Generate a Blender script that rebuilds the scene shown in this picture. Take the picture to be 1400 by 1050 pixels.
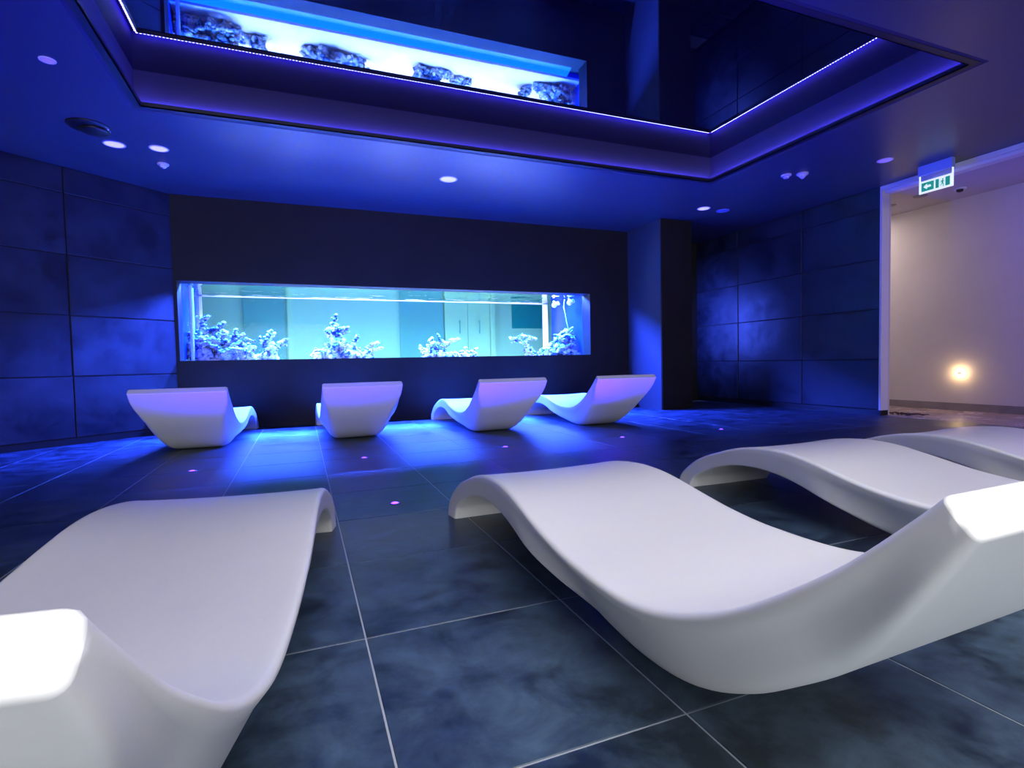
import bpy, bmesh, math, random
from mathutils import Vector, Matrix, noise

for o in list(bpy.data.objects):
    bpy.data.objects.remove(o)
S = bpy.context.scene
C = bpy.context.collection
# ------------------------------------------------------------------ camera
EYE = 0.76
cd = bpy.data.cameras.new('camera')
cam = bpy.data.objects.new('camera', cd)
C.objects.link(cam)
yaw, pitch, roll = math.radians(21.5216), math.radians(-2.3242), math.radians(-1.1533)
fw = Vector((math.sin(yaw) * math.cos(pitch), math.cos(yaw) * math.cos(pitch), math.sin(pitch)))
r0 = Vector((math.cos(yaw), -math.sin(yaw), 0))
u0 = r0.cross(fw)
rt = r0 * math.cos(roll) + u0 * math.sin(roll)
up = -r0 * math.sin(roll) + u0 * math.cos(roll)
cam.matrix_world = Matrix(((rt.x, up.x, -fw.x, 0), (rt.y, up.y, -fw.y, 0), (rt.z, up.z, -fw.z, EYE), (0, 0, 0, 1)))
cd.sensor_width = 36
cd.sensor_fit = 'HORIZONTAL'
cd.lens = 728.568 / 1400 * 36
cd.clip_start = 0.02
S.camera = cam
# ------------------------------------------------------------------ world, exposure
w = bpy.data.worlds.new('world')
S.world = w
w.use_nodes = True
w.node_tree.nodes['Background'].inputs[0].default_value = (0.5, 0.55, 0.8, 1)
w.node_tree.nodes['Background'].inputs[1].default_value = 0.02
S.view_settings.view_transform = 'Standard'
S.view_settings.look = 'None'
S.view_settings.exposure = 0.0
S.view_settings.gamma = 1.0
S.view_settings.use_curve_mapping = False


def area(name, loc, to, sx, sy, power, col, spread=180):
    l = bpy.data.lights.new(name, 'AREA')
    l.shape = 'RECTANGLE'
    l.size, l.size_y = sx, sy
    l.energy = power
    l.color = col
    l.spread = math.radians(spread)
    o = bpy.data.objects.new(name, l)
    o.location = loc
    d = Vector(to) - Vector(loc)
    o.rotation_euler = d.to_track_quat('-Z', 'Y').to_euler()
    C.objects.link(o)
    return o


# added soft fill far behind the camera, brightens the loungers
area('rear_fill_light', (-1.5, -9, 1.5), (1.3, 5, 0.9), 7, 2.2, 112, (0.95, 0.97, 1.0), 70)
# unseen soft ceiling lamp above the first row
area('ceiling_lamp', (1.3, -0.4, 2.80), (1.3, 0.2, 0), 3.4, 1.6, 125, (1.0, 0.98, 0.97), 120)
# aquarium lamps above the water, then two added blue bars
area('aquarium_lamp', (1.6, 8.75, 2.04), (1.6, 8.72, 0), 5.5, 0.8, 620, (1.0, 0.91, 0.76))
area('aquarium_actinic_lamp', (1.6, 8.45, 2.05), (1.6, 8.05, 0), 5.5, 0.5, 4600, (0.004, 0.15, 1.0), 110)
area('blue_floor_fill', (1.5, 7.80, 1.895), (1.5, 6.9, 1.68), 5.6, 0.05, 4600, (0.03, 0.075, 1.0))  # added bar hidden behind the lintel, throws blue across the floor
area('blue_ceiling_fill', (1.45, 7.84, 0.845), (1.45, 7.3, 2.4), 5.5, 0.2, 40, (0.001, 0.075, 1.0), 130)  # added uplight behind the sill, throws blue onto the ceiling
# room beyond the tank and the corridor
area('back_room_fill', (1.9, 10.5, 0.35), (1.9, 11.6, 1.2), 6.6, 0.3, 170, (1.0, 0.93, 0.78))  # added low lamp, brightens the wall beyond from the bottom up
area('corridor_lamp', (7.55, 5.9, 2.74), (7.6, 5.9, 0), 0.9, 0.9, 18, (1.0, 0.82, 0.76))
area('corridor_lamp_violet', (7.5, 2.2, 2.74), (7.6, 2.4, 0), 0.9, 1.4, 34, (0.34, 0.16, 1.0))
area('recess_lamp', (5.75, 7.4, 1.35), (6.74, 7.25, 1.35), 0.25, 0.9, 36, (0.05, 0.10, 1.0), 110)


# ------------------------------------------------------------------ materials
def mat(name, col, rough=0.5, metal=0.0, ior=1.5, emis=None, es=0.0, spec=None):
    m = bpy.data.materials.new(name)
    m.use_nodes = True
    b = m.node_tree.nodes['Principled BSDF']
    b.inputs['Base Color'].default_value = (*col, 1)
    b.inputs['Roughness'].default_value = rough
    b.inputs['Metallic'].default_value = metal
    b.inputs['IOR'].default_value = ior
    if spec is not None:
        b.inputs['Specular IOR Level'].default_value = spec
    if emis:
        b.inputs['Emission Color'].default_value = (*emis, 1)
        b.inputs['Emission Strength'].default_value = es
    return m


def noisy(m, c1, c2, scale, detail=8, lo=.35, hi=.65, r1=None, r2=None, bump=0.0, bscale=None, rnd=True, stretch=(1, 1, 1)):
    """mottled base colour and roughness from noise, offset per object"""
    nt = m.node_tree
    N, L = nt.nodes, nt.links
    b = N['Principled BSDF']
    tc = N.new('ShaderNodeTexCoord')
    oi = N.new('ShaderNodeObjectInfo')
    mp = N.new('ShaderNodeMapping')
    mp.inputs['Scale'].default_value = stretch
    L.new(tc.outputs['Object'], mp.inputs['Vector'])
    vec = mp.outputs['Vector']
    if rnd:
        mul = N.new('ShaderNodeMath'); mul.operation = 'MULTIPLY'; mul.inputs[1].default_value = 37.0
        L.new(oi.outputs['Random'], mul.inputs[0])
        cmb = N.new('ShaderNodeCombineXYZ')
        for k in range(3):
            L.new(mul.outputs[0], cmb.inputs[k])
        ad = N.new('ShaderNodeVectorMath'); ad.operation = 'ADD'
        L.new(vec, ad.inputs[0]); L.new(cmb.outputs[0], ad.inputs[1])
        vec = ad.outputs[0]
    n1 = N.new('ShaderNodeTexNoise')
    n1.inputs['Scale'].default_value = scale
    n1.inputs['Detail'].default_value = detail
    n1.inputs['Roughness'].default_value = 0.68
    n1.inputs['Distortion'].default_value = 0.35
    L.new(vec, n1.inputs['Vector'])
    rp = N.new('ShaderNodeValToRGB')
    rp.color_ramp.elements[0].position = lo
    rp.color_ramp.elements[1].position = hi
    rp.color_ramp.elements[0].color = (*c1, 1)
    rp.color_ramp.elements[1].color = (*c2, 1)
    L.new(n1.outputs['Fac'], rp.inputs['Fac'])
    L.new(rp.outputs['Color'], b.inputs['Base Color'])
    if r1 is not None:
        mr = N.new('ShaderNodeMapRange')
        mr.inputs['From Min'].default_value = lo
        mr.inputs['From Max'].default_value = hi
        mr.inputs['To Min'].default_value = r1
        mr.inputs['To Max'].default_value = r2
        L.new(n1.outputs['Fac'], mr.inputs['Value'])
        L.new(mr.outputs['Result'], b.inputs['Roughness'])
    if bump:
        n2 = N.new('ShaderNodeTexNoise')
        n2.inputs['Scale'].default_value = bscale or scale * 5
        n2.inputs['Detail'].default_value = 6
        L.new(vec, n2.inputs['Vector'])
        bp = N.new('ShaderNodeBump')
        bp.inputs['Strength'].default_value = bump
        bp.inputs['Distance'].default_value = 0.01
        L.new(n2.outputs['Fac'], bp.inputs['Height'])
        L.new(bp.outputs['Normal'], b.inputs['Normal'])
    return m


def glassy(name, tint, rough, reflect, bump=0.0, scale=3.0, ior=1.4):
    """thin pane: tinted transmission plus a fresnel reflection"""
    m = bpy.data.materials.new(name)
    m.use_nodes = True
    N, L = m.node_tree.nodes, m.node_tree.links
    N.clear()
    out = N.new('ShaderNodeOutputMaterial')
    tr = N.new('ShaderNodeBsdfTransparent'); tr.inputs[0].default_value = (*tint, 1)
    gl = N.new('ShaderNodeBsdfGlossy'); gl.inputs['Roughness'].default_value = rough
    mx = N.new('ShaderNodeMixShader')
    if reflect is None:
        fr = N.new('ShaderNodeFresnel'); fr.inputs['IOR'].default_value = ior
        L.new(fr.outputs[0], mx.inputs[0])
    else:
        mx.inputs[0].default_value = reflect
    L.new(tr.outputs[0], mx.inputs[1]); L.new(gl.outputs[0], mx.inputs[2]); L.new(mx.outputs[0], out.inputs[0])
    if bump:
        n = N.new('ShaderNodeTexNoise'); n.inputs['Scale'].default_value = scale; n.inputs['Detail'].default_value = 3
        tc = N.new('ShaderNodeTexCoord'); L.new(tc.outputs['Object'], n.inputs['Vector'])
        b = N.new('ShaderNodeBump'); b.inputs['Strength'].default_value = bump; b.inputs['Distance'].default_value = 0.05
        L.new(n.outputs['Fac'], b.inputs['Height']); L.new(b.outputs[0], gl.inputs['Normal'])
    return m


M = {}
M['shell'] = noisy(mat('white_fibreglass', (.8, .8, .8), .38, spec=.35), (.76, .76, .765), (.80, .80, .80), 1.2, bump=.05, bscale=60)
M['tile'] = noisy(mat('slate_tile', (.05, .05, .06), .45), (.010, .020, .034), (.085, .145, .215), 5.5, 15, .38, .76, .36, .54, bump=.12, bscale=14)
M['grout'] = mat('grout', (.42, .45, .50), .7)
M['panel'] = noisy(mat('concrete_panel', (.1, .1, .1), .5), (.006, .009, .016), (.019, .025, .040), 2.4, 10, .35, .68, .34, .6, bump=.25, bscale=9)
M['panel_gap'] = mat('panel_joint', (.01, .01, .012), .8)
M['black_wall'] = noisy(mat('black_wall_paint', (.012, .012, .014), .6, spec=.12), (.014, .0125, .011), (.018, .016, .014), 2)
M['pier'] = mat('grey_pier_paint', (.045, .05, .06), .6, spec=.2)
M['ceiling'] = noisy(mat('satin_ceiling', (.16, .16, .18), .42), (.044, .050, .068), (.052, .058, .078), .8, r1=.33, r2=.38)
M['fascia'] = mat('fascia_paint', (.05, .045, .07), .6, spec=.1)
M['lip'] = mat('black_profile', (.008, .008, .01), .5)
M['mirror'] = mat('black_stretch_ceiling', (.004, .004, .006), .015, ior=2.6)
M['led'] = mat('led_strip', (.1, .1, .3), .5, emis=(.030, .010, 1.0), es=90)
M['bead'] = mat('led_bead', (.1, .1, .3), .5, emis=(.36, .38, 1.0), es=55)
M['white'] = mat('white_paint', (.75, .74, .76), .5)
M['corridor'] = noisy(mat('corridor_plaster', (.7, .66, .64), .7), (.62, .58, .57), (.66, .62, .61), 1.5)
M['corridor_ceiling'] = mat('corridor_ceiling_paint', (.55, .50, .54), .7)
M['corridor_floor'] = noisy(mat('corridor_floor', (.4, .33, .28), .25), (.34, .27, .23), (.44, .36, .31), 3, r1=.2, r2=.3)
M['skirting'] = noisy(mat('grey_skirting', (.25, .23, .23), .5), (.22, .20, .20), (.30, .27, .27), 4)
M['black'] = mat('black_plastic', (.01, .01, .01), .4)
M['glass'] = glassy('front_glass', (.97, .985, 1.0), .0, .0008)
M['backglass'] = glassy('back_glass', (.36, .66, .74), .02, .003)
M['water'] = glassy('water_surface', (.85, .95, 1.0), .06, None, .5, 2.2, 1.33)
M['sand'] = noisy(mat('white_sand', (.85, .82, .74), .9), (.80, .77, .70), (.9, .88, .82), 9, rnd=False, bump=.4, bscale=30)
M['substrate'] = mat('blue_tray', (.01, .03, .5), .35)
M['tankblue'] = mat('tank_end_panel', (.008, .03, .45), .25)
M['tankframe'] = mat('tank_frame', (.7, .8, .85), .4)
M['coral'] = noisy(mat('coral_rock', (.7, .7, .75), .85), (.006, .014, .08), (.52, .50, .48), 9, 6, .42, .58, bump=.8, bscale=40)  # deep blue of the shadows mixed into the pale coral colour
M['pump'] = mat('pump_plastic', (.85, .85, .85), .5)
M['sign_green'] = mat('sign_green', (.02, .40, .18), .5, emis=(.02, .42, .18), es=.45)
M['sign_white'] = mat('sign_white', (.8, .85, .78), .5, emis=(.85, .95, .80), es=.85)
M['sign_box'] = mat('sign_housing', (.30, .42, .85), .4)
M['acrylic'] = glassy('sign_acrylic', (.85, .88, .98), .05, .08)
M['lens'] = mat('glowing_disc', (.85, .82, .9), .4, emis=(.78, .70, 1.0), es=.75)  # weak glow added to plain ceiling discs so they look white
M['disc_dim'] = mat('violet_disc', (.6, .5, .9), .5, emis=(.30, .18, .95), es=.45)  # weak violet emission on the small ceiling discs
M['blue_disc'] = mat('blue_lit_cover', (.35, .42, .75), .5)  # blue light falling on the cover is put into its base colour
M['spot'] = mat('floor_spot_lens', (.5, .3, 1), .3, emis=(.09, .02, 1.0), es=11)
M['spot_rim'] = mat('spot_rim_steel', (.25, .25, .3), .35, metal=1)
M['chrome'] = mat('chrome', (.8, .8, .85), .15, metal=1)
M['warm'] = mat('warm_lamp_ring', (1, .8, .5), .5, emis=(1.0, .72, .34), es=9)
M['twig'] = noisy(mat('brown_twig', (.08, .04, .03), .8), (.04, .018, .014), (.12, .06, .045), 20)
M['sensor'] = mat('sensor_plastic', (.62, .58, .8), .4)


# ------------------------------------------------------------------ helpers
def me_obj(name, bm, m, parent=None, smooth=False, loc=None):
    me = bpy.data.meshes.new(name)
    bm.normal_update()
    bm.to_mesh(me)
    bm.free()
    me.materials.append(m)
    if smooth:
        for p in me.polygons:
            p.use_smooth = True
    o = bpy.data.objects.new(name, me)
    C.objects.link(o)
    if parent:
        o.parent = parent
    if loc:
        o.location = loc
    return o


def box(bm, x0, x1, y0, y1, z0, z1, mtx=None):
    vs = [bm.verts.new((x, y, z)) for x in (x0, x1) for y in (y0, y1) for z in (z0, z1)]
    if mtx:
        for v in vs:
            v.co = mtx @ v.co
    for f in ((0, 1, 3, 2), (4, 6, 7, 5), (0, 4, 5, 1), (2, 3, 7, 6), (0, 2, 6, 4), (1, 5, 7, 3)):
        bm.faces.new([vs[i] for i in f])
    return vs


def boxes(name, lst, m, parent=None, bevel=0, loc=None):
    bm = bmesh.new()
    for b in lst:
        box(bm, *b)
    if bevel:
        bmesh.ops.bevel(bm, geom=bm.edges[:], offset=bevel, segments=2, affect='EDGES', profile=.7)
    return me_obj(name, bm, m, parent, loc=loc)


def lathe(name, prof, m, parent=None, n=32, loc=None, smooth=True):
    """profile of (r, z), spun about z"""
    bm = bmesh.new()
    rings = []
    for r, z in prof:
        if r < 1e-6:
            rings.append([bm.verts.new((0, 0, z))])
        else:
            rings.append([bm.verts.new((r * math.cos(2 * math.pi * k / n), r * math.sin(2 * math.pi * k / n), z)) for k in range(n)])
    for a, b in zip(rings, rings[1:]):
        for k in range(n):
            j = (k + 1) % n
            if len(a) == 1 and len(b) == 1:
                continue
            if len(a) == 1:
                bm.faces.new((a[0], b[k], b[j]))
            elif len(b) == 1:
                bm.faces.new((a[k], b[0], a[j]))
            else:
                bm.faces.new((a[k], b[k], b[j], a[j]))
    bmesh.ops.recalc_face_normals(bm, faces=bm.faces[:])
    return me_obj(name, bm, m, parent, smooth, loc)


def struct(o):
    o['kind'] = 'structure'
    return o


def tag(o, label, cat, group=None):
    o['label'] = label
    o['category'] = cat
    if group:
        o['group'] = group
    return o


def empty(name, loc, rz=0):
    o = bpy.data.objects.new(name, None)
    o.location = loc
    o.rotation_euler = (0, 0, rz)
    o.empty_display_size = .1
    C.objects.link(o)
    return o


def in_view(x, y, z, mar=90):
    p = Vector((x, y, z - EYE))
    d = p.dot(fw)
    if d < .05:
        return False
    px = 700 + 728.568 * p.dot(rt) / d
    py = 525 - 728.568 * p.dot(up) / d
    return -mar < px < 1400 + mar and -mar < py < 1050 + mar


# ------------------------------------------------------------------ room shell
CZ = 2.842            # lower ceiling
OX0, OX1, OY0, OY1 = -1.108, 4.56, 2.44, 5.06   # ceiling opening
MZ = 3.145            # glossy ceiling
XR = 6.741            # right wall
YW = 7.45            # aquarium wall
# floor: grout bed and single tiles
floor = struct(boxes('floor', [(-6, XR + .02, -3, 8.2, -.06, -.0020)], M['grout']))
PX, PY, GX, GY = .6015, .603, .142, .904
HT = .0025
bm = bmesh.new()
vs = box(bm, -PX / 2 + HT, PX / 2 - HT, -PY / 2 + HT, PY / 2 - HT, -.02, 0)
bmesh.ops.bevel(bm, geom=[e for e in bm.edges if all(v.co.z > -.001 for v in e.verts)], offset=.0012, segments=1, affect='EDGES')
tile0 = me_obj('floor_tile', bm, M['tile'], floor)
first = True
rest = bmesh.new()
for i in range(-10, 11):
    for j in range(-6, 12):
        cx, cy = GX + (i + .5) * PX, GY + (j + .5) * PY
        if cx > XR + .0 or cy > 7.75:
            continue
        see = any(in_view(cx + a * PX / 2, cy + b * PY / 2, 0) for a in (-1, 0, 1) for b in (-1, 0, 1))
        if see:
            if first:
                t = tile0
                first = False
            else:
                t = tile0.copy()
                C.objects.link(t)
            t.location = (cx, cy, 0)
        else:
            box(rest, cx - PX / 2 + HT, cx + PX / 2 - HT, cy - PY / 2 + HT, cy + PY / 2 - HT, -.02, 0)
ft = me_obj('floor_tile', rest, M['tile'], floor)
ft['kind'] = 'stuff'

# aquarium wall with its opening
AX0, AX1, AZ0, AZ1 = -1.356, 4.295, .858, 1.822
struct(boxes('wall_back', [(-1.42, AX0, YW, YW + .25, 0, 3.2), (AX1, 5.6, YW, YW + .25, 0, 3.2),
                           (AX0, AX1, YW, YW + .25, 0, AZ0), (AX0, AX1, YW, YW + .25, AZ1, 3.2)], M['black_wall']))
struct(boxes('wall_pier', [(5.01, 5.56, 6.60, YW, 0, CZ + .02)], M['pier']))
struct(boxes('trim_1', [(5.018, 5.575, 6.585, 6.60, 0, CZ)], M['black_wall']))
# dark wall closing the recess behind the pier
struct(boxes('wall_recess', [(5.6, XR + .2, 7.83, 8.0, 0, 3.2)], M['black_wall']))
struct(boxes('trim_2', [(5.60, 5.66, 6.75, 6.81, 0, 2.05)], M['pier']))


def panel_wall(name, origin, d, n, slen, srng, cols, rows):
    """backing wall plus proud concrete panels; d is the run direction, n points into the room"""
    d = Vector(d).normalized(); n = Vector(n).normalized(); o = Vector(origin)
    mtx = Matrix(((d.x, n.x, 0, o.x), (d.y, n.y, 0, o.y), (0, 0, 1, 0), (0, 0, 0, 1)))
    bm = bmesh.new()
    box(bm, srng[0], srng[1], -.15, -.012, 0, 3.2)
    for v in bm.verts:
        v.co = mtx @ v.co
    bmesh.ops.recalc_face_normals(bm, faces=bm.faces[:])
    wall = struct(me_obj(name, bm, M['panel_gap']))
    rnd = random.Random(5)
    for a, b in zip(cols, cols[1:]):
        for z0, z1 in zip(rows, rows[1:]):
            bm = bmesh.new()
            g = .006
            k = rnd.uniform(-.003, .003)
            box(bm, a + g, b - g, -.012, k, z0 + g, z1 - g)
            bmesh.ops.bevel(bm, geom=bm.edges[:], offset=.003, segments=1, affect='EDGES')
            c = Vector(((a + b) / 2, 0, (z0 + z1) / 2))
            bmesh.ops.translate(bm, verts=bm.verts[:], vec=-c)
            p = me_obj('wall_panel', bm, M['panel'], wall)
            p.matrix_local = mtx @ Matrix.Translation(c)
    return wall, mtx


ROWS = [.07, .705, 1.335, 1.955, 2.575, 2.842]
LD = Vector((-1, -.83, 0)).normalized()
wl, lm = panel_wall('wall_left', (-1.389, YW, 0), LD, (.83, -1, 0), 5, (0, 5.4), [0, 1.045, 2.25, 3.45, 4.65], ROWS)
wr, rm = panel_wall('wall_right', (XR, 8.0, 0), (0, -1, 0), (-1, 0, 0), 4, (0, 3.47), [.0, 1.15, 2.36, 3.47], ROWS)
bm = bmesh.new()
box(bm, 0, 5.4, -.012, -.004, 0, .064, None)
for v in bm.verts:
    v.co = lm @ v.co
bmesh.ops.recalc_face_normals(bm, faces=bm.faces[:])
struct(me_obj('baseboard_left', bm, M['black']))
struct(boxes('baseboard_right', [(XR + .004, XR + .012, 4.53, 7.83, 0, .064)], M['black']))

# lower ceiling, four slabs round the opening
B = .055   # the ledge between the opening's edge and its fascia
FX0, FX1, FY0, FY1 = OX0 - B, OX1 + B, OY0 - B, OY1 + B
CX0, CX1, CY0, CY1 = -6, XR + .1, -3, 8.0
struct(boxes('ceiling', [(CX0, FX0 - .03, CY0, CY1, CZ, 3.3), (FX1 + .03, CX1, CY0, CY1, CZ, 3.3),
                         (FX0 - .03, FX1 + .03, CY0, FY0 - .03, CZ, 3.3), (FX0 - .03, FX1 + .03, FY1 + .03, CY1, CZ, 3.3)], M['ceiling']))
struct(boxes('ceiling_fascia', [(FX0 - .03, FX0, FY0 - .03, FY1 + .03, CZ + .002, MZ), (FX1, FX1 + .03, FY0 - .03, FY1 + .03, CZ + .002, MZ),
                                (FX0, FX1, FY0 - .03, FY0, CZ + .002, MZ), (FX0, FX1, FY1, FY1 + .03, CZ + .002, MZ)], M['fascia']))
struct(boxes('ceiling_mirror', [(FX0 - .02, FX1 + .02, FY0 - .02, FY1 + .02, MZ, MZ + .02)], M['mirror']))
LT = .036
t = .008
struct(boxes('trim_3', [(OX0 - B, OX0, OY0 - B, OY1 + B, CZ, CZ + .008), (OX1, OX1 + B, OY0 - B, OY1 + B, CZ, CZ + .008),
                        (OX0, OX1, OY0 - B, OY0, CZ, CZ + .008), (OX0, OX1, OY1, OY1 + B, CZ, CZ + .008),
                        (OX0 - t, OX0, OY0 - t, OY1 + t, CZ, CZ + LT), (OX1, OX1 + t, OY0 - t, OY1 + t, CZ, CZ + LT),
                        (OX0, OX1, OY0 - t, OY0, CZ, CZ + LT), (OX0, OX1, OY1, OY1 + t, CZ, CZ + LT)], M['lip']))
# LED strip on the ledge, seen in the glossy ceiling
led = empty('led_strip', ((OX0 + OX1) / 2, (OY0 + OY1) / 2, CZ + .008))
tag(led, 'thin violet-blue LED strip running round the rectangular ceiling recess', 'light strip')
a, b2 = t + .002, t + .012
zz0, zz1 = CZ + .008, CZ + LT - .006
lx0, lx1, ly0, ly1 = OX0 - b2, OX1 + b2, OY0 - b2, OY1 + b2
off = led.location
s = boxes('strip', [(x0 - off.x, x1 - off.x, y0 - off.y, y1 - off.y, 0, zz1 - zz0) for x0, x1, y0, y1 in
                    ((lx0, lx0 + .01, ly0, ly1), (lx1 - .01, lx1, ly0, ly1), (lx0 + .01, lx1 - .01, ly0, ly0 + .01), (lx0 + .01, lx1 - .01, ly1 - .01, ly1))], M['led'], led)
bm = bmesh.new()


def bead(x, y):
    box(bm, x - .0065 - off.x, x + .0065 - off.x, y - .0035 - off.y, y + .0035 - off.y, zz1 - zz0, zz1 - zz0 + .0035)


n = int((lx1 - lx0) / .026)
for k in range(n):
    x = lx0 + .01 + k * .026
    bead(x, ly1 - .005)
    bead(x, ly0 + .005)
n = int((ly1 - ly0) / .026)
for k in range(1, n):
    y = ly0 + k * .026
    bead(lx0 + .005, y)
    bead(lx1 - .005, y)
o = me_obj('led_bead', bm, M['bead'], led)
o['kind'] = 'stuff'

# ------------------------------------------------------------------ corridor behind the doorway
XC = 8.12
struct(boxes('wall_corridor', [(XC, XC + .15, -1, 9.5, 0, 3.2), (XR + .2, XC, 9.4, 9.5, 0, 3.2)], M['corridor']))
struct(boxes('baseboard_corridor', [(XC - .018, XC, -1, 9.4, 0, .10)], M['skirting']))
struct(boxes('ceiling_corridor', [(CX1 + .06, XC + .15, -1, 9.5, 2.79, 3.2)], M['corridor_ceiling']))
struct(boxes('floor_corridor', [(XR + .02, XC, -1, 9.5, -.05, .0)], M['corridor_floor']))
struct(boxes('door_1', [(XR - .004, XR + .13, 4.505, 4.53, .064, CZ - .002), (XR - .002, XR + .05, -1, 4.505, 2.79, CZ - .002),
                        (XR + .05, XR + .165, -1, 4.505, 2.76, CZ - .002)], M['white']))
struct(boxes('trim_4', [(XR - .006, XR + .132, 4.503, 4.53, 0, .064)], M['black']))
struct(boxes('trim_5', [(XR + .126, XR + .2, 4.53, 9.4, 0, 3.2)], M['corridor']))
# low round wall lamp
wlamp = empty('wall_lamp', (XC, 4.385, .50))
tag(wlamp, 'small round glowing warm wall lamp low on the corridor wall', 'wall lamp')
R90 = Matrix.Rotation(-math.pi / 2, 4, 'Y')
for nm, prof, m_ in (('lamp_ring', [(0, 0), (.055, 0), (.060, .008), (.055, .014), (0, .014)], M['warm']),
                     ('lamp_cap', [(0, .0145), (.017, .0145), (.019, .03), (.014, .034), (0, .034)], M['black'])):
    o = lathe(nm, prof, m_, wlamp)
    o.data.transform(R90)
pl = bpy.data.lights.new('wall_lamp_light', 'POINT')
pl.energy = 2.2; pl.color = (1, .66, .30); pl.shadow_soft_size = .03
plo = bpy.data.objects.new('wall_lamp_light', pl)
plo.location = (XC - .07, 4.385, .50)
C.objects.link(plo)

# twigs lying beyond the threshold
tw = empty('twig_bundle', (7.0, 4.42, 0))
tag(tw, 'bundle of dark brown twigs lying on the corridor floor beside the door jamb', 'twigs')
rnd = random.Random(3)


def tube(bm, pts, rad, n=6):
    rings = []
    for i, p in enumerate(pts):
        d = (pts[min(i + 1, len(pts) - 1)] - pts[max(i - 1, 0)]).normalized()
        q = d.to_track_quat('Z', 'Y').to_matrix()
        r = rad[i] if isinstance(rad, (list, tuple)) else rad
        rings.append([bm.verts.new(p + q @ Vector((r * math.cos(2 * math.pi * k / n), r * math.sin(2 * math.pi * k / n), 0))) for k in range(n)])
    for a_, b_ in zip(rings, rings[1:]):
        for k in range(n):
            bm.faces.new((a_[k], a_[(k + 1) % n], b_[(k + 1) % n], b_[k]))
    bm.faces.new(rings[0][::-1])
    bm.faces.new(rings[-1])


for k in range(9):
    bm = bmesh.new()
    y = rnd.uniform(-.16, .10); x = rnd.uniform(-.05, .06)
    pts = []
    p = Vector((x, y, .010))
    d = Vector((rnd.uniform(-.35, .6), -1 if k % 2 else 1, 0)).normalized()
    for i in range(6):
        pts.append(p.copy())
        p = p + d * .035 + Vector((rnd.uniform(-.01, .01), 0, 0))
        p.z = .009 + .018 * abs(math.sin(k + i))
    tube(bm, pts, [.009, .009, .008, .007, .006, .004])
    me_obj('twig', bm, M['twig'], tw, True)
ds = boxes('door_stop', [(6.80, 6.87, 3.03, 3.10, 0, .05), (6.815, 6.855, 3.045, 3.085, .05, .065)], M['black'], bevel=.004)
tag(ds, 'small black door stop on the corridor threshold at the right edge of view', 'door stop')

# ------------------------------------------------------------------ aquarium
aq = empty('aquarium', (1.5, 7.70, 0))
tag(aq, 'long glowing built-in aquarium set in the black wall', 'aquarium')


def ap(name, lst, m_, **k):
    l2 = [(x0 - 1.5, x1 - 1.5, y0 - 7.70, y1 - 7.70, z0, z1) for x0, x1, y0, y1, z0, z1 in lst]
    return boxes(name, l2, m_, aq, **k)


TX0, TX1, TYB = -1.41, 4.52, 9.32
ap('front_glass', [(TX0, TX1, 7.705, 7.72, .80, 1.9)], M['glass'])
ap('back_glass', [(TX0, TX1, TYB, TYB + .015, .84, 1.93)], M['backglass'])
ap('cabinet', [(TX0 - .1, TX1 + .1, 7.72, TYB, 0, .78)], M['black'])
ap('blue_tray', [(TX0, TX1, 7.96, 8.02, .78, .862), (TX0, TX1, 7.72, 7.73, .78, .80)], M['substrate'])
ap('end_panel', [(TX1, TX1 + .03, 7.72, TYB, .78, 1.95)], M['tankblue'])
ap('end_panel', [(TX0 - .03, TX0, 7.72, TYB, .78, 1.95)], M['tankblue'])
ap('frame_post', [(4.33, 4.43, TYB - .03, TYB, .86, 1.93)], M['tankframe'])
ap('frame_post', [(TX0, TX0 + .035, TYB - .03, TYB, .86, 1.93)], M['tankframe'])
ap('top_rail', [(TX0, 4.43, TYB - .03, TYB, 1.855, 1.885)], M['tankframe'])
ap('lamp_shield', [(TX0 - .1, TX1 + .1, 7.74, TYB + .05, 2.12, 2.16), (TX0 - .1, TX1 + .1, TYB + .02, TYB + .05, 1.93, 2.12),
            (TX0 - .1, TX0 - .05, 7.74, TYB, 1.95, 2.12), (TX1 + .05, TX1 + .1, 7.74, TYB, 1.95, 2.12)], M['black'])  # added unseen cover, keeps tank light from leaking upward
# corner pipes at the left end
for x, y, r in ((-1.30, 7.95, .022), (-1.33, 8.25, .018)):
    bm = bmesh.new()
    tube(bm, [Vector((x - 1.5, y - 7.7, z)) for z in (.86, 1.2, 1.6, 1.84)], r, 12)
    me_obj('overflow_pipe', bm, M['tankframe'], aq, True)
# water surface, a gently rippled sheet
bm = bmesh.new()
NX, NY = 120, 28
g = [[bm.verts.new((TX0 + (TX1 - TX0) * i / NX - 1.5, .165 + (TYB - 7.87) * j / NY, 1.865 + .006 * noise.noise(Vector((i * .16, j * .35, 0))))) for j in range(NY + 1)] for i in range(NX + 1)]
for i in range(NX):
    for j in range(NY):
        bm.faces.new((g[i][j], g[i + 1][j], g[i + 1][j + 1], g[i][j + 1]))
me_obj('water_surface', bm, M['water'], aq, True)
# sand bed
bm = bmesh.new()
NX, NY = 160, 34
g = [[bm.verts.new((TX0 + .002 + (TX1 - TX0 - .004) * i / NX - 1.5, .325 + (TYB - 8.03) * j / NY, .852 + .018 * noise.noise(Vector((i * .10, j * .17, 3))) * min(1, j / 4))) for j in range(NY + 1)] for i in range(NX + 1)]
for i in range(NX):
    for j in range(NY):
        bm.faces.new((g[i][j], g[i + 1][j], g[i + 1][j + 1], g[i][j + 1]))
sd = me_obj('sand_bed', bm, M['sand'], aq, True)
sd['kind'] = 'stuff'


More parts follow.
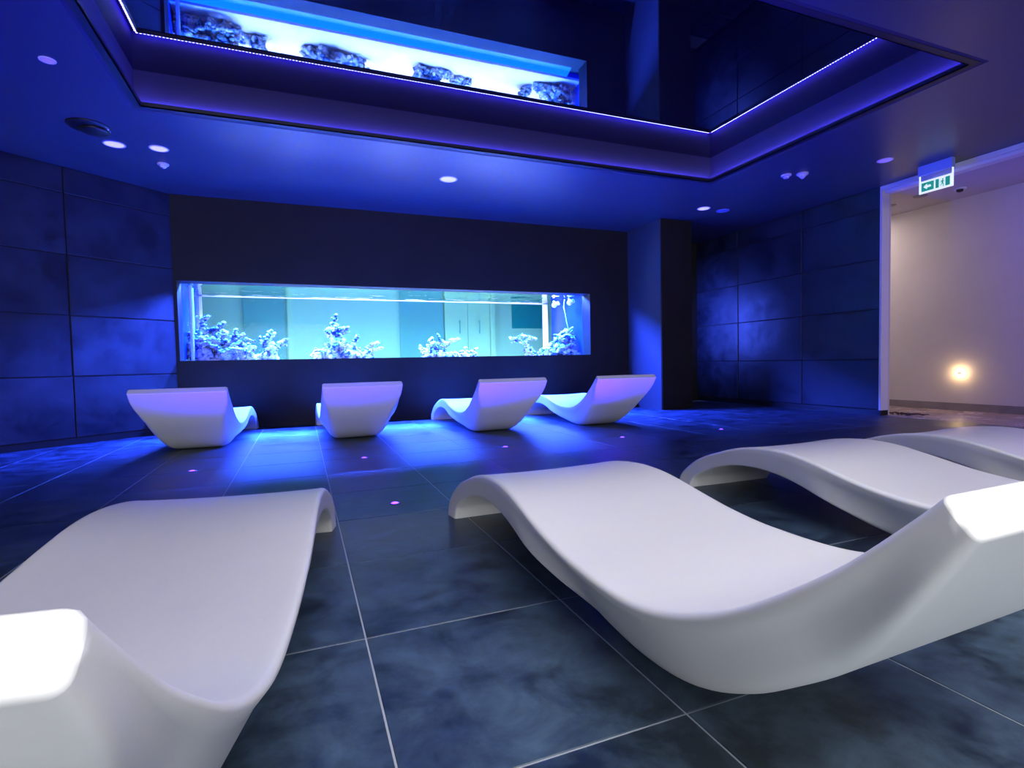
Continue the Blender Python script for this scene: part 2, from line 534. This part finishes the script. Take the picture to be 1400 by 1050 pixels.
def lump(bm, c, r, sq, seed, sub=2):
    """one knobbly blob"""
    res = bmesh.ops.create_icosphere(bm, subdivisions=sub, radius=1)
    of = Vector((seed * 3.1, seed * 1.7, seed * .9))
    for v in res['verts']:
        p = v.co.copy()
        k = 1 + .45 * noise.noise(p * 1.5 + of) + .38 * noise.noise(p * 4.2 + of)
        v.co = Vector((p.x * r * k, p.y * r * k, p.z * r * k * sq)) + c


def reef(label, base, rocks, branches, seed):
    """rocks: (dx, dy, z, r, squash); branches: polyline of (dx, dy, z) and start radius"""
    rn = random.Random(seed)
    e = empty('coral_rock', base)
    tag(e, label, 'coral', 'coral rocks on the sand bed of the aquarium')
    bm = bmesh.new()
    for i, (dx, dy, z, r, sq) in enumerate(rocks):
        lump(bm, Vector((dx, dy, z)), r * .94, sq, seed + i, 3)
        for k in range(30):
            th = rn.uniform(0, 6.28); ph = rn.uniform(-.5, 1.3)
            v = Vector((math.cos(th) * math.cos(ph), math.sin(th) * math.cos(ph), math.sin(ph) * sq)) * r * rn.uniform(.88, 1.22)
            lump(bm, Vector((dx, dy, z)) + v, rn.uniform(.014, .040), rn.uniform(.5, 1.1), seed + i * 9 + k, 1)
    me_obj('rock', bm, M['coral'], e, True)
    for pts, r in branches:
        bm = bmesh.new()
        P = [Vector(p) for p in pts]
        L = []
        for a_, b_ in zip(P, P[1:]):
            nseg = max(2, int((b_ - a_).length / .035))
            L += [a_.lerp(b_, k / nseg) for k in range(nseg)]
        L.append(P[-1])
        for i, p in enumerate(L):
            rr = r * (1 - .45 * i / len(L))
            lump(bm, p + Vector((rn.uniform(-.008, .008), 0, rn.uniform(-.008, .008))), rr, .8, seed + i * 2, 2)
            for _ in range(3):
                th = rn.uniform(0, 6.28)
                lump(bm, p + Vector((math.cos(th) * rr * 1.05, rn.uniform(-.7, .7) * rr, math.sin(th) * rr * .95)), rr * rn.uniform(.35, .6), .9, seed + i, 1)
        me_obj('coral_branch', bm, M['coral'], e, True)
    return e


SZ = .858
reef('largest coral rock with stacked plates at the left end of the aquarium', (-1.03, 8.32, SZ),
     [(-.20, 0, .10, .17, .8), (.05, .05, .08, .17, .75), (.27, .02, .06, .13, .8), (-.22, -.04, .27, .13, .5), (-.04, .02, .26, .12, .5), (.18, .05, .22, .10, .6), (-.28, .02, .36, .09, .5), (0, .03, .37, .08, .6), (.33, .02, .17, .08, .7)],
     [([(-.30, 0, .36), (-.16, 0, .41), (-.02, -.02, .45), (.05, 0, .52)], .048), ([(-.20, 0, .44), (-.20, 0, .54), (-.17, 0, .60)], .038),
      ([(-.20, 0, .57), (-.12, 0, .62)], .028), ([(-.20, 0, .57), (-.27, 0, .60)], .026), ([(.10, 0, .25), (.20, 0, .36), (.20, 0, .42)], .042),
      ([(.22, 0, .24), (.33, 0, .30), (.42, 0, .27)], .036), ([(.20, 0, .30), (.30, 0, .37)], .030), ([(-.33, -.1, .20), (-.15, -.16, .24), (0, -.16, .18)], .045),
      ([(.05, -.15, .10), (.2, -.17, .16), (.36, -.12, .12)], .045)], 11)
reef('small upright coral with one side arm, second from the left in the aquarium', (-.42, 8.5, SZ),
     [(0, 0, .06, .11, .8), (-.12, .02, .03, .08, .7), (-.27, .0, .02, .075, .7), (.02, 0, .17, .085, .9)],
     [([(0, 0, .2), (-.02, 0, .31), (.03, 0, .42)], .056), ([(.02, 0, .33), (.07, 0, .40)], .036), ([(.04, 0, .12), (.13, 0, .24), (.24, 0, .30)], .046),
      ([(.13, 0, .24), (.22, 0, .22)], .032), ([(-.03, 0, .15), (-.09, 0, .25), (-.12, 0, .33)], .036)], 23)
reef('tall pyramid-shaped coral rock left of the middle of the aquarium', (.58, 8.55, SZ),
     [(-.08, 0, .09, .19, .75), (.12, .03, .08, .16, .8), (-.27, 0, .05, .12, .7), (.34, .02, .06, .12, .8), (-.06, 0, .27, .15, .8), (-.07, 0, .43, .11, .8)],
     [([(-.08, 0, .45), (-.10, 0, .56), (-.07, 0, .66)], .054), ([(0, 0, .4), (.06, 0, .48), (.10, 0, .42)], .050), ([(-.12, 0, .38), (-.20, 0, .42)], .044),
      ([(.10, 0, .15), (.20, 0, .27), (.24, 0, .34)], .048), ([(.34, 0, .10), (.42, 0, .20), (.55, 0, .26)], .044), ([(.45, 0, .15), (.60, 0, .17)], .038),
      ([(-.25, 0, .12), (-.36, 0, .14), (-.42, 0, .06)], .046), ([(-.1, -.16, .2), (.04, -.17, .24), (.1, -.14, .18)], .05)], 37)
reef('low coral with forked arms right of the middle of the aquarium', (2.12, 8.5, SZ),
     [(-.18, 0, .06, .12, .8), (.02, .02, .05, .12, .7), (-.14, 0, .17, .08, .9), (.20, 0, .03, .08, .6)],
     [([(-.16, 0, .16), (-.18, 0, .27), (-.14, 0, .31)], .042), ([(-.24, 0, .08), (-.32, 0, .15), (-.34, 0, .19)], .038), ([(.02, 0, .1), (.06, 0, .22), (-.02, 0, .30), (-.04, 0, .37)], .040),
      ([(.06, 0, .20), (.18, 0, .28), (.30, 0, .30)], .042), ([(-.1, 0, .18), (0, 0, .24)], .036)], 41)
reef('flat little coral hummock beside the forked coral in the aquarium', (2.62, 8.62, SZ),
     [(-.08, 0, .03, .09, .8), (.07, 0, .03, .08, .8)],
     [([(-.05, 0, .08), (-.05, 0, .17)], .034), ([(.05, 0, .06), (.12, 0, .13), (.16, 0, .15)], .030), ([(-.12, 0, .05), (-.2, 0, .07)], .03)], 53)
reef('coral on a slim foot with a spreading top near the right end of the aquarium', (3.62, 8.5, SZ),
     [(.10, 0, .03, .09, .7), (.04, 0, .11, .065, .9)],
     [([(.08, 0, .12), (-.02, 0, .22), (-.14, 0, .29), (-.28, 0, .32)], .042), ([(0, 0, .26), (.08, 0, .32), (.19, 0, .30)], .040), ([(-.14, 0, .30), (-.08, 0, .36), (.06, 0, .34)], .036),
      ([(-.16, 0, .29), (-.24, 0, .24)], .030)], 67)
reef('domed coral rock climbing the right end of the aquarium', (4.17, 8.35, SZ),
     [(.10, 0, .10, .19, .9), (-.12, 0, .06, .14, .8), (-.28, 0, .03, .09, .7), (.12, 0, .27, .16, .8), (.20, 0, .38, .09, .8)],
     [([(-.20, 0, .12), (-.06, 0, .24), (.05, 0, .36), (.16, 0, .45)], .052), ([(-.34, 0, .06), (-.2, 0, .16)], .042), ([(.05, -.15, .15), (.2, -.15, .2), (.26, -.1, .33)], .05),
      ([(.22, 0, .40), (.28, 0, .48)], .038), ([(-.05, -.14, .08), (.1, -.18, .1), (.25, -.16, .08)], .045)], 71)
# circulation pumps and their cable
for i, (x, y, z, lb) in enumerate(((4.22, 8.55, 1.765, 'white circulation pump below the water line, left one of two at the right end'),
                                   (4.40, 8.32, 1.785, 'white circulation pump in the upper right corner of the aquarium'))):
    e = empty('aquarium_pump', (x, y, z))
    tag(e, lb, 'pump', 'pumps in the aquarium')
    o = lathe('housing', [(0, -.05), (.035, -.05), (.045, -.03), (.045, .03), (.03, .05), (0, .05)], M['pump'], e, 16)
    o.data.transform(Matrix.Rotation(1.3, 4, 'X'))
    boxes('bracket', [(-.012, .012, .03, .05, 0, .075)], M['pump'], e)
    o = lathe('nozzle', [(.02, .05), (.035, .08), (.03, .08), (.015, .05)], M['pump'], e, 16)
    o.data.transform(Matrix.Rotation(1.3, 4, 'X') @ Matrix.Rotation(.4, 4, 'Y'))
bm = bmesh.new()
tube(bm, [Vector(p) for p in ((4.36, 8.45, 1.85), (4.34, 8.45, 1.72), (4.37, 8.45, 1.6), (4.38, 8.42, 1.45), (4.41, 8.4, 1.30))], .006, 6)
tag(me_obj('pump_cable', bm, M['pump'], None, True), 'thin pale cable hanging down to the domed coral in the aquarium', 'cable')

# ------------------------------------------------------------------ room seen through the tank
struct(boxes('wall_beyond', [(-3.2, 8.0, 11.6, 11.7, 0, 2.6)], M['white']))
M['pale_blue'] = mat('pale_blue_paint', (.30, .46, .56), .6)
M['cream'] = mat('cream_paint', (.85, .80, .70), .6)
M['teal'] = mat('teal_glass', (.03, .30, .42), .3)
struct(boxes('trim_6', [(-1.01, -.27, 11.54, 11.6, 0, 2.4), (2.0, 2.95, 11.54, 11.6, 0, 2.4)], M['pale_blue']))
door2 = struct(boxes('door_2', [(2.98, 3.495, 11.5, 11.6, 0, 2.3), (3.505, 4.02, 11.5, 11.6, 0, 2.3)], M['cream']))
struct(boxes('trim_7', [(4.03, 4.12, 11.42, 11.6, 0, 2.4), (-.22, -.13, 11.52, 11.6, 0, 2.4)], M['cream']))
struct(boxes('window_1', [(4.60, 5.5, 11.56, 11.6, 1.55, 2.1)], M['teal']))
struct(boxes('floor_beyond', [(-3.2, 8.0, 9.4, 11.6, -.05, 0)], M['white']))
struct(boxes('ceiling_beyond', [(-3.2, 8.0, 9.4, 11.7, 2.6, 2.65)], M['white']))
for x in (3.30, 3.76):
    o = boxes('door_handle', [(x - .01, x + .01, 11.43, 11.45, 1.42, 1.72), (x - .008, x + .008, 11.45, 11.5, 1.45, 1.47), (x - .008, x + .008, 11.45, 11.5, 1.67, 1.69)], M['pale_blue'], door2)

# ------------------------------------------------------------------ loungers
OUT = [(0, 0), (.012, .035), (.035, .075), (.07, .108), (.12, .145), (.18, .182), (.257, .217), (.34, .245), (.44, .278), (.55, .304), (.66, .319), (.77, .323), (.88, .314),
       (.99, .293), (1.10, .268), (1.21, .247), (1.32, .233), (1.43, .227), (1.54, .227), (1.64, .235), (1.74, .258), (1.84, .298), (1.93, .346), (2.02, .408), (2.11, .480), (2.195, .564), (2.226, .598)]
INN = [(.100, 0), (.108, .016), (.122, .040), (.145, .068), (.19, .098), (.25, .128), (.33, .160), (.43, .188), (.53, .203), (.64, .207), (.75, .199), (.86, .178), (.97, .145),
       (1.08, .102), (1.18, .058), (1.27, .025), (1.36, .006), (1.45, 0), (1.53, 0), (1.62, .010), (1.72, .040), (1.83, .100), (1.94, .182), (2.05, .275), (2.14, .375), (2.21, .470), (2.264, .556)]
WID = [(0, .314), (.5, .328), (1.1, .355), (1.7, .368), (2.3, .374)]


def interp(x, tab):
    for (a_, b_), (c_, d_) in zip(tab, tab[1:]):
        if x <= c_:
            return b_ + (d_ - b_) * (x - a_) / (c_ - a_)
    return tab[-1][1]


def cat(tab, n):
    """Catmull-Rom resample, n steps per span"""
    P = [Vector((a_, b_, 0)) for a_, b_ in tab]
    out = []
    for i in range(len(P) - 1):
        p0, p1, p2, p3 = P[max(i - 1, 0)], P[i], P[i + 1], P[min(i + 2, len(P) - 1)]
        for k in range(n):
            t_ = k / n
            out.append(.5 * ((2 * p1) + (p2 - p0) * t_ + (2 * p0 - 5 * p1 + 4 * p2 - p3) * t_ ** 2 + (3 * p1 - p0 - 3 * p2 + p3) * t_ ** 3))
    out.append(P[-1])
    return out


def lounger_mesh():
    O, I = cat(OUT, 4), cat(INN, 4)
    # the bottom may not dip below the floor
    rings = []
    N = len(O)
    sections = []
    for i in range(N):
        o_, n_ = O[i], I[i]
        sections.append((o_, n_, 0.0))
    o9, n9 = O[-2].lerp(O[-1], .94), I[-2].lerp(I[-1], .94)
    sections.insert(-1, (o9, n9, 0.0))
    # rounded ends: thin inset rings beyond first and last sections are replaced by shrinking the section
    for i, (o_, n_, _) in enumerate(sections):
        e = min(i, 0) * 0
        W = interp(o_.x, WID)
        th = (o_ - n_).length
        ax = (o_ - n_) / th            # across the thickness, in (s, z)
        f = min(1, max(0, (o_.x - .85) / .45)); f = f * f * (3 - 2 * f)
        g_ = min(1, max(0, (2.245 - o_.x) / .24)); g_ = g_ * g_ * (3 - 2 * g_)
        fs = f
        f *= g_
        inset = (.10 + .47 * f) * th
        hd = 1 - g_
        if o_.x > 1.5:
            inset = (.57 * g_ - .05 * hd) * th
            W -= .006 * hd
        r = min(.016, .3 * th)
        rb = min(.014 + .05 * fs, .30 * th)
        top, bot = o_, n_
        pts = []
        # right half, from the middle of the top outwards, then down and back to the middle of the bottom
        for q in (0, .25, .5, .75, .9):
            pts.append((W * q, 0.0 - .010 * (1 - q * q) * min(1, th / .15) * max(0, min(1, (2.1 - o_.x) / .3))))
        for k in range(4):
            a_ = math.pi / 2 * k / 3
            pts.append((W - r + r * math.sin(a_), -r + r * math.cos(a_)))
        wb = W - inset
        qe = 1 - rb / th
        r = min(r + .010 * hd, (.3 + .15 * hd) * th)
        for q in (.35, .65):
            q *= qe
            q = max(q, (r + .002) / th)
            pts.append((W - inset * q, -th * q))
        p0_ = Vector((W - inset * qe, -th * qe)); p1_ = Vector((wb, -th)); p2_ = Vector((wb - rb, -th))
        for k in range(7):
            t_ = k / 6
            pq = p0_ * (1 - t_) ** 2 + p1_ * 2 * t_ * (1 - t_) + p2_ * t_ ** 2
            pts.append((pq.x, pq.y))
        for q in (.8, .5, .25, 0):
            pts.append(((wb - rb) * q, -th))
        full = [(x, h) for x, h in pts] + [(-x, h) for x, h in pts[::-1][1:-1]]
        assert len(full) == 2 * len(pts) - 2
        rings.append([Vector((x, -(o_.x + ax.x * h), max(0.0, o_.y + ax.y * h))) for x, h in full])

    def shrink(ring, amt, push):
        c = sum(ring, Vector()) / len(ring)
        out = []
        for p in ring:
            d = c - p
            dx = Vector((d.x, 0, 0)); dz = d - dx
            q = p.copy()
            if abs(d.x) > 1e-4:
                q += dx.normalized() * min(amt, abs(d.x))
            if dz.length > 1e-4:
                q += dz.normalized() * min(amt, dz.length * .9)
            out.append(q + push)
        return out
    tan = Vector((0, -(O[-1].x - O[-2].x), O[-1].y - O[-2].y)).normalized()
    last = rings[-1]
    rings += [shrink(last, .0015, tan * .004), shrink(last, .0045, tan * .0065), shrink(last, .009, tan * .007)]
    bm = bmesh.new()
    R = [[bm.verts.new(p) for p in ring] for ring in rings]
    n = len(R[0])
    for a_, b_ in zip(R, R[1:]):
        for k in range(n):
            j = (k + 1) % n
            bm.faces.new((a_[k], a_[j], b_[j], b_[k]))
    caps = []
    # end caps as strips between mirrored halves
    for ring, rev in ((R[0], False), (R[-1], True)):
        half = n // 2
        for k in range(half):
            a_, b_ = ring[k], ring[k + 1]
            c_, d_ = ring[(n - k - 1) % n], ring[(n - k) % n]
            vs_ = []
            for v in (a_, b_, c_, d_):
                if v not in vs_:
                    vs_.append(v)
            if len(vs_) > 2:
                try:
                    fc = bm.faces.new(vs_)
                    fc.material_index = 0
                    caps.append(fc)
                except ValueError:
                    pass
    bmesh.ops.recalc_face_normals(bm, faces=bm.faces[:])
    for fc in bm.faces:
        fc.smooth = fc not in caps
    return bm


lounger0 = me_obj('lounger', lounger_mesh(), M['shell'], None, False)
LOUNGERS = [
    (.975, 2.612, .024, 'white moulded wave lounger nearest the camera in the right group'),
    (-.18, 2.699, -.145, 'white moulded wave lounger alone in the left foreground'),
    (3.269, 7.122, -.008, 'rightmost white lounger of the back row facing the aquarium, nearest the blue-lit pier'),
    (1.945, 7.22, .015, 'third white lounger from the left in the back row facing the aquarium'),
    (.462, 7.425, .034, 'second white lounger from the left in the back row, seen squarely from behind'),
    (-.835, 7.415, -.057, 'leftmost white lounger of the back row, its foot end showing on the right'),
    (2.413, 2.62, -.013, 'middle white lounger of the three in the right group'),
    (3.51, 2.582, .005, 'furthest white lounger of the right group, nearest the lit corridor'),
]
for i, (x, y, a_, lb) in enumerate(LOUNGERS):
    o = lounger0 if i == 0 else lounger0.copy()
    if i:
        C.objects.link(o)
    o.location = (x, y, 0)
    o.rotation_euler = (0, 0, a_)
    tag(o, lb, 'lounger', 'white wave loungers')

# ------------------------------------------------------------------ floor spots behind the back row
SP = [(-.78, 4.54, 'leftmost small violet floor spot, behind the leftmost back lounger'), (.456, 4.50, 'small violet floor spot behind the second back lounger'),
      (1.686, 4.47, 'small violet floor spot behind the third back lounger'), (2.917, 4.462, 'small violet floor spot behind the rightmost back lounger'),
      (4.15, 4.457, 'rightmost small violet floor spot, in the open dark floor towards the corridor'), (.453, 2.937, 'violet floor spot nearest the camera, between the two front loungers')]
sl = bpy.data.lights.new('floor_spot_light', 'SPOT')
sl.energy = 260
sl.color = (.022, .0, 1.0)
sl.spot_size = math.radians(142)
sl.spot_blend = .9
sl.shadow_soft_size = .015
for i, (x, y, lb) in enumerate(SP):
    e = empty('floor_spot', (x, y, 0))
    tag(e, lb, 'floor light', 'violet floor spots')
    if i == 0:
        rim = lathe('rim', [(.022, .0), (.023, .003), (.029, .003), (.031, .0)], M['spot_rim'], e, 24)
        ln = lathe('lens', [(.022, .0005), (.014, .0055), (0, .007)], M['spot'], e, 24)
    else:
        for q in (rim, ln):
            c = q.copy(); C.objects.link(c); c.parent = e
    lo = bpy.data.objects.new('floor_spot_light', sl)
    lo.location = (x, y, .022)
    lo.rotation_euler = (math.pi, 0, 0)
    C.objects.link(lo)


# ------------------------------------------------------------------ ceiling fittings
def ceiling_cover(x, y, r, m_, lb, nm='ceiling_cover', cat_='ceiling light', z=CZ):
    e = empty(nm, (x, y, z))
    tag(e, lb, cat_)
    lathe('trim_ring', [(r * .86, 0), (r * .88, -.006), (r, -.005), (r * 1.03, 0)], M['white'] if m_ is not M['blue_disc'] else M['blue_disc'], e)
    lathe('cover', [(0, -.004), (r * .80, -.004), (r * .87, -.001)], m_, e)
    return e


ceiling_cover(-1.51, 4.519, .047, M['disc_dim'], 'small violet-tinted round ceiling disc alone at the upper left of the ceiling')
ceiling_cover(-1.534, 5.977, .088, M['lens'], 'pale round ceiling disc with added glow beside the black round ceiling unit')
ceiling_cover(-1.18, 5.964, .080, M['lens'], 'pale round ceiling disc with added glow above the small white ceiling sensor on the left')
ceiling_cover(1.617, 5.933, .100, M['lens'], 'pale round ceiling disc with added glow alone in the blue ceiling above the aquarium')
ceiling_cover(5.886, 3.909, .075, M['disc_dim'], 'small violet round ceiling disc left of the exit sign')
ceiling_cover(5.271, 5.977, .088, M['lens'], 'pale round ceiling disc with added glow by the pier, left of a blue disc')
ceiling_cover(5.612, 5.981, .088, M['blue_disc'], 'round speaker cover with blue light painted in, next to the pale disc by the pier', 'ceiling_speaker', 'speaker')
e = empty('ceiling_projector', (-1.61, 5.60, CZ))
tag(e, 'black stepped round ceiling unit beside two pale discs on the left', 'projector')
lathe('mounting_ring', [(0, 0), (.155, 0), (.158, -.008), (.15, -.014), (0, -.014)], M['black'], e)
lathe('head', [(0, -.014), (.105, -.014), (.108, -.030), (.09, -.038), (0, -.038)], M['black'], e, loc=(.03, .045, 0))
for k in (0, 1):
    o = lathe('screw', [(0, -.012), (.012, -.012), (.014, 0)], M['chrome'], e, 12, loc=(.128, .0 + k * .05, -.008))
e = empty('ceiling_sensor', (-1.234, 6.391, CZ))
tag(e, 'small white spherical ceiling sensor behind the two pale discs on the left', 'sensor')
lathe('base', [(0, 0), (.052, 0), (.050, -.014), (0, -.014)], M['white'], e)
lathe('eyeball', [(0, -.014), (.03, -.014), (.032, -.03), (.018, -.044), (0, -.046)], M['white'], e)
lathe('pupil', [(0, -.0465), (.011, -.045), (.012, -.040)], M['black'], e, 12, loc=(-.006, -.008, 0))
e = empty('smoke_detector', (5.238, 4.591, CZ))
tag(e, 'squat round smoke detector, left one of a pair near the recess corner', 'detector', 'detectors near the recess corner')
lathe('base', [(0, 0), (.055, 0), (.055, -.014), (.045, -.018), (0, -.018)], M['sensor'], e)
lathe('dome', [(0, -.018), (.034, -.018), (.030, -.038), (0, -.044)], M['sensor'], e)
e = empty('smoke_detector', (5.376, 4.495, CZ))
tag(e, 'conical violet-lit smoke detector, right one of a pair near the recess corner', 'detector', 'detectors near the recess corner')
lathe('base', [(0, 0), (.062, 0), (.064, -.012), (.060, -.018), (0, -.018)], M['sensor'], e)
lathe('cone', [(0, -.018), (.050, -.018), (.026, -.045), (.012, -.060), (0, -.062)], M['sensor'], e)
CC = 2.79
for x, y, lb in ((7.468, 4.511, 'flat grey disc in the corridor ceiling below the exit sign'), (7.52, 4.93, 'flat grey disc in the corridor ceiling near the door jamb')):
    o = lathe('ceiling_disc', [(0, -.008), (.07, -.008), (.08, 0)], M['skirting'], None, 28, (x, y, CC))
    tag(o, lb, 'ceiling light')
e = empty('dome_camera', (7.604, 4.135, CC))
tag(e, 'small white dome camera with dark lens on the corridor ceiling', 'camera')
lathe('base', [(0, 0), (.062, 0), (.060, -.020), (0, -.020)], M['white'], e)
lathe('dome', [(0, -.020), (.038, -.020), (.032, -.045), (0, -.056)], M['black'], e, loc=(-.01, 0, 0))

# ------------------------------------------------------------------ exit sign, hung from the ceiling
SX, SY0, SY1 = 6.50, 3.60, 3.935
e = empty('exit_sign', (SX, (SY0 + SY1) / 2, CZ))
tag(e, 'green and white emergency exit sign hanging before the corridor opening', 'exit sign')
hw = (SY1 - SY0) / 2
boxes('housing', [(-.03, .03, -hw, hw, -.105, 0)], M['sign_box'], e, bevel=.005)
boxes('clear_plate', [(-.003, .003, -hw + .008, hw - .008, -.175, -.105)], M['acrylic'], e)
for q0, q1 in ((-hw, -hw + .012), (hw - .012, hw)):
    boxes('frame_side', [(-.006, .006, q0, q1, -.30, -.105)], M['sign_white'], e)
boxes('panel', [(-.005, .005, -hw + .012, hw - .012, -.30, -.165)], M['sign_white'], e)


def flat(name, polys, m_, x=-.0065):
    bm = bmesh.new()
    for poly in polys:
        # v grows to the right as seen from the camera (towards -y), w upwards
        a_ = [bm.verts.new((x, hw - v, wv)) for v, wv in poly]
        b_ = [bm.verts.new((x + .0015, hw - v, wv)) for v, wv in poly]
        bm.faces.new(a_)
        n_ = len(poly)
        for k in range(n_):
            bm.faces.new((a_[k], b_[k], b_[(k + 1) % n_], a_[(k + 1) % n_]))
    bmesh.ops.recalc_face_normals(bm, faces=bm.faces[:])
    return me_obj(name, bm, m_, e)


def rct(v0, v1, w0, w1):
    return [(v0, w0), (v1, w0), (v1, w1), (v0, w1)]


for q0, q1 in ((.024, .150), (.166, .200), (.262, .306)):
    flat('green_field', [rct(q0, q1, -.280, -.185)], M['sign_green'])
# arrow to the left, then the running figure
flat('arrow', [[(.046, -.232), (.082, -.203), (.082, -.221), (.122, -.221), (.122, -.243), (.082, -.243), (.082, -.261)]], M['sign_white'], -.009)
flat('running_figure', [[(.233, -.192), (.243, -.192), (.247, -.200), (.243, -.208), (.233, -.208), (.229, -.200)],
                        [(.222, -.212), (.244, -.210), (.243, -.240), (.228, -.240)],
                        [(.228, -.238), (.238, -.240), (.226, -.262), (.210, -.268), (.210, -.260), (.220, -.256)],
                        [(.233, -.240), (.243, -.238), (.250, -.258), (.246, -.280), (.238, -.280), (.241, -.260)],
                        [(.224, -.212), (.224, -.220), (.212, -.234), (.207, -.230)], [(.242, -.212), (.258, -.226), (.254, -.232), (.242, -.222)]], M['sign_green'], -.0075)
# tiny indicator on the frame beside the pier
o = boxes('indicator_light', [(5.61, 5.635, 6.735, 6.75, 1.03, 1.07)], mat('indicator', (.3, .4, .8), .4, emis=(.5, .6, 1), es=.7))
tag(o, 'tiny pale indicator light on the dark door frame beside the pier', 'indicator light')
